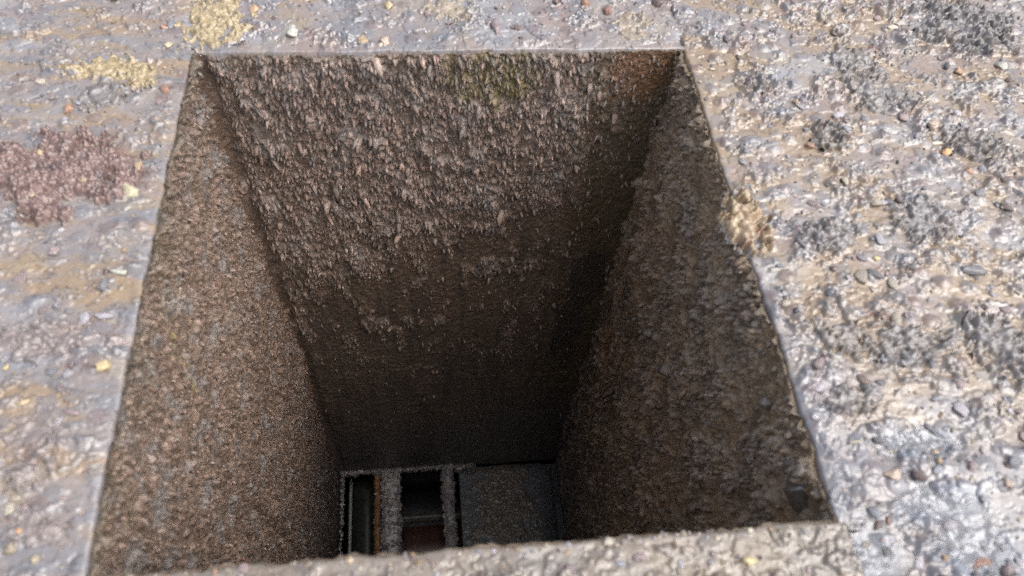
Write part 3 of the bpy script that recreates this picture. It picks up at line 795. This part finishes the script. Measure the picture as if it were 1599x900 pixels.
def scab(px, py, wpx, hpx, H, cols, seed, grain=0.0024, label=None, pits=1.0, rough=0.5, ang=0.0, plate=None):
    kind = plate or plate_of(px, py)
    o = at(px, py); rx = (at(px + wpx / 2, py) - o)[0]; ry = (o - at(px, py + hpx / 2))[1]
    n1 = int(np.clip(2.6 * rx / 0.0006, 24, 190)); n2 = int(np.clip(2.6 * ry / 0.0006, 24, 190))
    X, Y = np.meshgrid(np.linspace(-1.3, 1.3, n1), np.linspace(-1.3, 1.3, n2))
    ca, sa = math.cos(ang), math.sin(ang)
    x = o[0] + (X * ca - Y * sa) * rx; y = o[1] + (X * sa + Y * ca) * ry
    r = np.hypot(X, Y) * 0.95 + 0.72 * fbm(X * 1.7 + seed, Y * 1.7, 2, 800 + seed) + 0.75 * fbm(X * 3.4 + seed, Y * 3.4, 4, 805 + seed, 0.65)
    body = sstep(1.0, 0.72, r); r = r + 9.0 * (np.hypot(X, Y) > 1.27)
    g1, g2, gi = worley(x / grain, y / grain, 810 + seed); h1, h2, hi_ = worley(x / (grain * 2.3), y / (grain * 2.3), 820 + seed)
    kn = np.clip(1.05 - g1 * 1.15, 0, 1) ** 0.8; kn2 = np.clip(1.05 - h1 * 1.1, 0, 1)
    hgt = body * H * (0.35 + 0.45 * pits * kn + 0.18 * kn2 + 0.45 * fbm(x / 0.008, y / 0.008, 5, 830 + seed, 0.6)) - 0.0012 * (1 - body)
    Z = plate_surface(kind, x, y)[0] + hgt
    cA, cB, cC = [np.asarray(c) for c in cols]
    c = np.broadcast_to(cA, X.shape + (3,)).copy()
    c = mixc(c, cB, sstep(0.3, 0.8, kn) * (gi > 0.45)); c = mixc(c, cC, 0.8 * sstep(0.1, 0.5, fbm(x / 0.008, y / 0.008, 4, 840 + seed)))
    pc = plate_surface(kind, x, y)[1]; c = mixc(pc, c, sstep(1.05, 0.88, r + 0.15 * fbm(x / 0.006, y / 0.006, 3, 850 + seed)) * (0.94 if cols is PB or cols is YC else 0.72))
    P = np.stack([x, y, Z], -1).reshape(-1, 3)
    F = grid_faces(n1, n2); keep = (r.ravel()[F] < 1.06).any(1); F = F[keep]
    used = np.unique(F); re = np.zeros(len(P), int); re[used] = np.arange(len(used))
    me = make_mesh('rust_scab', P[used], re[F], M_PLATE, c.reshape(-1, 3)[used], np.full(len(used), rough))
    ob = link(bpy.data.objects.new('rust_scab', me), PLATES[kind])
    if label: ob['label'] = label
    return ob


PB = (lin(122, 95, 90), lin(150, 119, 111), lin(92, 71, 69))
YC = (lin(178, 158, 120), lin(198, 180, 142), lin(144, 125, 95))
GB = (lin(122, 117, 117), lin(144, 141, 143), lin(90, 84, 83))
BB = (lin(134, 113, 104), lin(154, 132, 122), lin(104, 86, 82))
OT = (lin(176, 146, 106), lin(196, 172, 132), lin(158, 104, 60))
LB = (lin(138, 126, 124), lin(154, 141, 137), lin(112, 100, 99))
DG = (lin(92, 86, 86), lin(122, 118, 120), lin(66, 60, 59))
TN = (lin(164, 146, 122), lin(180, 165, 140), lin(140, 122, 106))
scab(100, 274, 218, 132, 0.0048, PB, 26, 0.0017, 'large purple brown granular scab')
scab(338, 30, 100, 84, 0.0026, YC, 33, 0.0026, 'pale yellow crust at the far left corner')
scab(165, 108, 110, 34, 0.0018, YC, 3, 0.0030, 'yellow ochre crust', ang=-0.25)
scab(222, 122, 44, 34, 0.0030, YC, 17, 0.0030)
scab(36, 746, 50, 42, 0.0024, LB, 4, 0.0030, 'pinkish brown round scab')
scab(58, 672, 90, 80, 0.0016, LB, 5, 0.0034)
scab(48, 826, 92, 52, 0.0018, LB, 6, 0.0026)
scab(75, 532, 150, 60, 0.0018, LB, 7, 0.0030)
scab(160, 148, 60, 46, 0.0018, GB, 8, 0.0034)
scab(1505, 42, 130, 80, 0.0042, DG, 9, 0.0042, 'dark slate knobbly cluster in the far right corner')
scab(1292, 215, 46, 40, 0.0034, DG, 10, 0.0032)
scab(1182, 133, 40, 24, 0.0034, DG, 11, 0.0030)
scab(1300, 370, 84, 50, 0.0032, GB, 12, 0.0034)
scab(1440, 345, 90, 60, 0.0036, GB, 13, 0.0044)
scab(1320, 528, 70, 50, 0.0036, GB, 14, 0.0044)
scab(1420, 540, 120, 56, 0.0036, GB, 15, 0.0046)
scab(1370, 145, 90, 60, 0.0034, GB, 16, 0.0040)
scab(1520, 225, 90, 46, 0.0040, DG, 18, 0.0042)
scab(1166, 352, 62, 84, 0.0060, OT, 19, 0.0040, 'cream and orange chunk overhanging the right edge')
scab(1330, 625, 84, 50, 0.0034, GB, 20, 0.0044)
scab(1560, 540, 80, 110, 0.0036, GB, 21, 0.0046)
scab(985, 42, 60, 44, 0.0014, TN, 22, 0.0036)
scab(700, 15, 70, 34, 0.0014, TN, 23, 0.0036)
scab(1330, 95, 60, 50, 0.0030, GB, 25, 0.0040)

rs = np.random.default_rng(91)
LUMP = {'left': (70, ['mauve', 'lavender', 'lavender', 'blue_grey', 'mauve', 'cream', 'slate']),
        'right': (280, ['blue_grey', 'blue_grey', 'slate', 'mauve', 'lavender', 'cream', 'lavender', 'mauve', 'slate', 'dark_maroon', 'lavender']),
        'back': (48, ['lavender', 'lavender', 'mauve', 'cream', 'blue_grey', 'dark_maroon']),
        'front': (90, ['cream', 'lavender', 'lavender', 'cream', 'mauve', 'blue_grey', 'mauve'])}
for kind, (cnt, mats) in LUMP.items():
    n_ = 0; todo = []; made = []
    while n_ < cnt:
        px, py = rs.random() * 1640 - 20, rs.random() * 930 - 15
        p = at(px, py)
        if kind == 'front':
            p = np.array([-0.148 + 0.296 * rs.random(), YF - 0.0007 - 0.035 * rs.random() ** 1.7, 0])
        elif kind == 'back':
            p = np.array([-0.147 + 0.294 * rs.random(), 0.003 + 0.05 * rs.random(), 0])
        elif not (p[0] < -HW - 0.002 if kind == 'left' else p[0] > HW + 0.002): continue
        if kind in ('left', 'right') and gn(np.array([p[0] / 0.02]), np.array([p[1] / 0.02]), 95)[0] < rs.normal(-0.05, 0.25): continue
        s_ = (0.0011 + 0.0022 * rs.random() ** 2.5) * {'left': 0.9, 'right': 1.12, 'back': 0.85, 'front': 0.62}[kind]
        todo.append((p, s_)); o_ = link(bpy.data.objects.new('rust_lump', piece_mesh('lump', int(rs.integers(8)), mats[rs.integers(len(mats))])), PLATES[kind])
        z_ = 0.0
        o_.matrix_local = Matrix.Translation((p[0], p[1], z_ + s_ * 0.12)) @ Matrix.Rotation(rs.random() * 6.3, 4, 'Z') @ Matrix.Rotation(rs.normal(0, 0.25), 4, 'X') @ Matrix.Diagonal((s_ * (0.9 + 0.8 * rs.random()), s_ * (0.8 + 0.4 * rs.random()), s_ * (0.45 + 0.4 * rs.random()), 1))
        n_ += 1; made.append(o_)
    zz = plate_surface(kind, np.array([t[0][0] for t in todo]), np.array([t[0][1] for t in todo]))[0]
    for o_, q_ in zip(made, zz): o_.location.z += q_

# fine crumbs lying in the hollows, far too many to count
rs = np.random.default_rng(92)
for kind, n_, pal in (('left', 500, [LAV, TAN, PURP, OCH]), ('right', 1100, [BLUEG, TAN, SLATE, CREAM, PURP, LAV]), ('back', 250, [LAV, WHITEB, DARKG, CREAM]), ('front', 450, [CREAM, TAN, LAV, PURP])):
    if kind in ('left', 'right'):
        x = (-HW - 0.12 * rs.random(n_)) if kind == 'left' else (HW + 0.001 + 0.26 * rs.random(n_)); y = -0.34 + 0.395 * rs.random(n_)
    else:
        x = -0.148 + 0.296 * rs.random(n_); y = (0.001 + 0.053 * rs.random(n_)) if kind == 'back' else (YF + 0.0003 - 0.037 * rs.random(n_) ** 1.5)
    z = plate_surface(kind, x, y)[0]
    sz = 0.00062 * np.exp(0.4 * rs.standard_normal(n_)); T, F = LOW
    V = np.stack([x, y, z], -1)[:, None] + T[None] * (1 + 0.3 * rs.standard_normal((n_, len(T), 3))) * sz[:, None, None]
    col = np.asarray(pal)[rs.integers(0, len(pal), n_)] * (0.7 + 0.6 * rs.random((n_, 1)))
    Fx = (F[None] + (np.arange(n_) * len(T))[:, None, None]).reshape(-1, 3)
    me = make_mesh('fine_crumbs', V.reshape(-1, 3), Fx, M_PLATE, np.repeat(col, len(T), 0), np.full(n_ * len(T), 0.45), smooth=False)
    o_ = link(bpy.data.objects.new('fine_crumbs', me), PLATES[kind]); o_['kind'] = 'stuff'

# ------------------------------------------------------------------ water
bx_ = np.linspace(at(1290, 780)[0], 0.30, 150); by_ = np.linspace(-0.345, at(1440, 640)[1], 150)
X, Y = np.meshgrid(bx_, by_); zp = plate_surface('right', X, Y)[0]
LEVEL = -0.0027
wz = np.full(X.shape, LEVEL) + 0.00012 * fbm(X / 0.02, Y / 0.02, 2, 900)
P = np.stack([X, Y, wz], -1).reshape(-1, 3); F = grid_faces(150, 150)
below = (zp < wz - 0.00005).ravel()
F = F[below[F].any(1)]
used = np.unique(F); re = np.zeros(len(P), int); re[used] = np.arange(len(used))
wm = make_mesh('puddle', P[used], re[F], M_WATER)
tag(link(bpy.data.objects.new('puddle', wm)), 'shallow puddle water reflecting the sky on the knobbly plate by the near right corner', 'puddle', kind='structure')

# glossy wet lump clinging under the rim in the near right corner
u_, v_ = right_uv(1256, 764)
pb = wall_point('right', np.array([u_]), np.array([v_]))[0] + OFF
V = crag(I3, 60, 0.35, 1.2) * np.array([0.0085, 0.0120, 0.0105])
wl = link(bpy.data.objects.new('wet_lump', make_mesh('wet_lump', V, I3[1], rust_material('wet_black_rust', 500, 0.4, 0.0006, 1.0, colour=(0.06, 0.056, 0.052), rough=0.06, vary=0.4, coat=1.0))))
wl.location = pb
tag(wl, 'glossy wet black lump in the near right corner just under the rim', 'rust lump')

# ------------------------------------------------------------------ single loose chips and crumbs on the rim
CHIPS = [
    (163, 571, 26, 24, 'yellow', 'bright yellow rust chip lying alone beside the left edge of the opening'),
    (258, 141, 20, 13, 'orange', 'small orange pebble at the left rim near the far left corner'),
    (262, 72, 14, 15, 'pale_yellow', 'round pale yellow pebble just left of the far left corner'),
    (255, 42, 18, 12, 'red_brown', 'small reddish flake left of the yellow corner crust'),
    (110, 169, 22, 18, 'red_brown', 'reddish brown crumb just above the purple brown scab'),
    (84, 394, 24, 20, 'mauve', 'dark mauve crumb on the tan streak below the purple scab'),
    (166, 425, 14, 12, 'dark_maroon', 'tiny dark crumb beside the long pale chip at the left rim'),
    (184, 427, 34, 11, 'pale_green', 'long pale chip near the left rim at mid height'),
    (52, 322, 28, 30, 'pale_yellow', 'pale yellow chunk on the lower edge of the purple brown scab'),
    (204, 303, 34, 30, 'pale_yellow', 'knobbly yellow chunk at the right end of the purple brown scab'),
    (67, 246, 12, 11, 'ochre', 'small yellow crumb on top of the purple brown scab'),
    (134, 288, 12, 10, 'ochre', 'ochre crumb in the middle of the purple brown scab'),
    (221, 268, 18, 18, 'ochre', 'ochre crumb on the upper right of the purple brown scab'),
    (30, 829, 20, 13, 'vivid_orange', 'vivid orange crumb near the lower left of the picture'),
    (17, 857, 34, 26, 'pale_yellow', 'broad pale yellow chip in the lower left corner'),
    (54, 874, 18, 18, 'pale_yellow', 'small pale chip right of the broad yellow chip, lower left'),
    (11, 574, 10, 14, 'yellow', 'tiny yellow speck at the left margin level with the lone yellow chip'),
    (38, 633, 28, 12, 'ochre', 'curled ochre flake above the lower left scabs'),
    (112, 645, 40, 11, 'mauve', 'long thin brown flake lying slantwise in the lower left'),
    (397, 14, 18, 14, 'orange', 'orange red crumb at the top margin right of the yellow crust'),
    (456, 56, 26, 20, 'pale_green', 'pale greenish chip on the far strip'),
    (567, 65, 20, 15, 'yellow', 'golden chip at the far edge of the opening'),
    (603, 66, 26, 18, 'peach', 'peach coloured chip at the far rim, right beside a golden one'),
    (606, 12, 18, 18, 'ochre', 'golden orange chip at the top margin above the far rim'),
    (669, 22, 13, 11, 'mauve', 'small mauve crumb at the top left of the large mauve pebble'),
    (774, 46, 21, 27, 'mauve', 'large smooth mauve pebble on the far strip'),
    (868, 4, 17, 12, 'dark_maroon', 'dark maroon crumb at the top margin, left of two brown ones'),
    (914, 6, 18, 12, 'red_brown', 'brown crumb at the top margin, middle of the far strip'),
    (948, 18, 18, 12, 'red_brown', 'brown crumb lying slightly nearer than the other dark crumbs of the far strip'),
    (1024, 6, 22, 16, 'dark_maroon', 'darkest crumb at the top margin near the far right corner'),
    (1303, 50, 11, 10, 'dark_maroon', 'small dark red crumb near the top of the right plate'),
    (1363, 78, 14, 11, 'red_brown', 'reddish crumb left of the dark slate cluster'),
    (1265, 228, 20, 10, 'orange', 'flat orange chip touching the dark knob of the right plate'),
    (1479, 237, 20, 12, 'vivid_orange', 'bright orange chip on the right plate below the slate cluster'),
    (1513, 268, 19, 12, 'orange', 'dull orange chip right below the bright orange one'),
    (1497, 110, 14, 11, 'orange', 'orange crumb sitting on a grey knob below the slate cluster'),
    (1563, 103, 18, 16, 'pale_green', 'pale greenish pebble near the upper right margin'),
    (1454, 200, 22, 18, 'peach', 'peach brown lump left of the bright orange chip'),
    (1367, 404, 15, 8, 'yellow', 'shiny golden sliver right of the opening at mid height'),
    (1301, 421, 15, 12, 'dark_maroon', 'dark maroon crumb on the tan patch right of the opening'),
    (1296, 459, 14, 14, 'blue_grey', 'blue grey pebble on the tan patch right of the opening'),
    (1520, 424, 52, 20, 'slate', 'long tilted slate flake on the right plate'),
    (1405, 526, 13, 12, 'dark_maroon', 'maroon crumb on the blue knobs below the long slate flake'),
    (1293, 531, 16, 20, 'peach', 'upright peach chip beside the blue grey knobs'),
    (1366, 620, 18, 14, 'red_brown', 'olive brown chip above the upper puddle'),
    (1335, 690, 30, 8, 'cream', 'long cream sliver left of the upper puddle'),
    (1466, 701, 15, 12, 'ochre', 'brown crumb at the right end of the upper puddle'),
    (1468, 718, 12, 11, 'yellow', 'yellow crumb just below the brown one at the puddle'),
    (1397, 740, 38, 28, 'peach', 'big peach and mauve lump between the two puddles'),
    (1519, 727, 18, 18, 'mauve', 'mauve pink pebble right of the puddles'),
    (1575, 755, 22, 26, 'peach', 'tan block at the right margin beside the puddles'),
    (1390, 810, 13, 24, 'orange', 'upright brown orange chip standing by the lower puddle'),
    (1474, 872, 20, 20, 'ochre', 'ochre chip near the bottom right, left of the leaf shaped one'),
    (1540, 876, 46, 26, 'orange', 'leaf shaped orange chip in the bottom right corner'),
    (1170, 878, 28, 18, 'yellow', 'yellow chip on the near strip'),
    (1196, 806, 9, 14, 'orange', 'tiny orange crumb on the near rim close to the right corner'),
    (336, 882, 14, 12, 'orange', 'orange crumb on the near rim at the left'),
    (948, 834, 24, 16, 'cream', 'cream lump standing up on the near rim below the base plate'),
]
for i, (px, py, wpx, hpx, mn, lb) in enumerate(CHIPS):
    k = plate_of(px, py); p = at(px, py)
    if k == 'front': p[1] = min(p[1], YF - 0.001)
    if k == 'back': p[1] = max(p[1], 0.002)
    rx = abs((at(px + wpx / 2, py) - at(px, py))[0]); ry = abs((at(px, py + hpx / 2) - at(px, py))[1]) 
    V = crag(I3, 100 + i, 0.42, 1.3, 0.3); V = V / np.abs(V).max(0)
    h_ = min(rx, ry) * 0.6 + 0.0005
    V = V * np.array([rx, ry, h_]) * 0.9
    a_ = 0.3 * math.sin(i * 2.3)
    me = make_mesh('rust_chip', V, I3[1], PIECE[mn])
    o_ = bpy.data.objects.new('rust_chip', me); link(o_)
    base = plate_z(k, p[0], p[1])
    if 'purple brown scab' in lb and ('on top' in lb or 'middle' in lb or 'upper right' in lb): base += 0.003
    o_.location = (p[0], p[1], base + h_ * 0.25); o_.rotation_euler = (0.1 * math.sin(i * 5.1), 0.1 * math.cos(i * 3.7), a_)
    tag(o_, lb, 'rust chip', 'loose chips of rust on the rim')
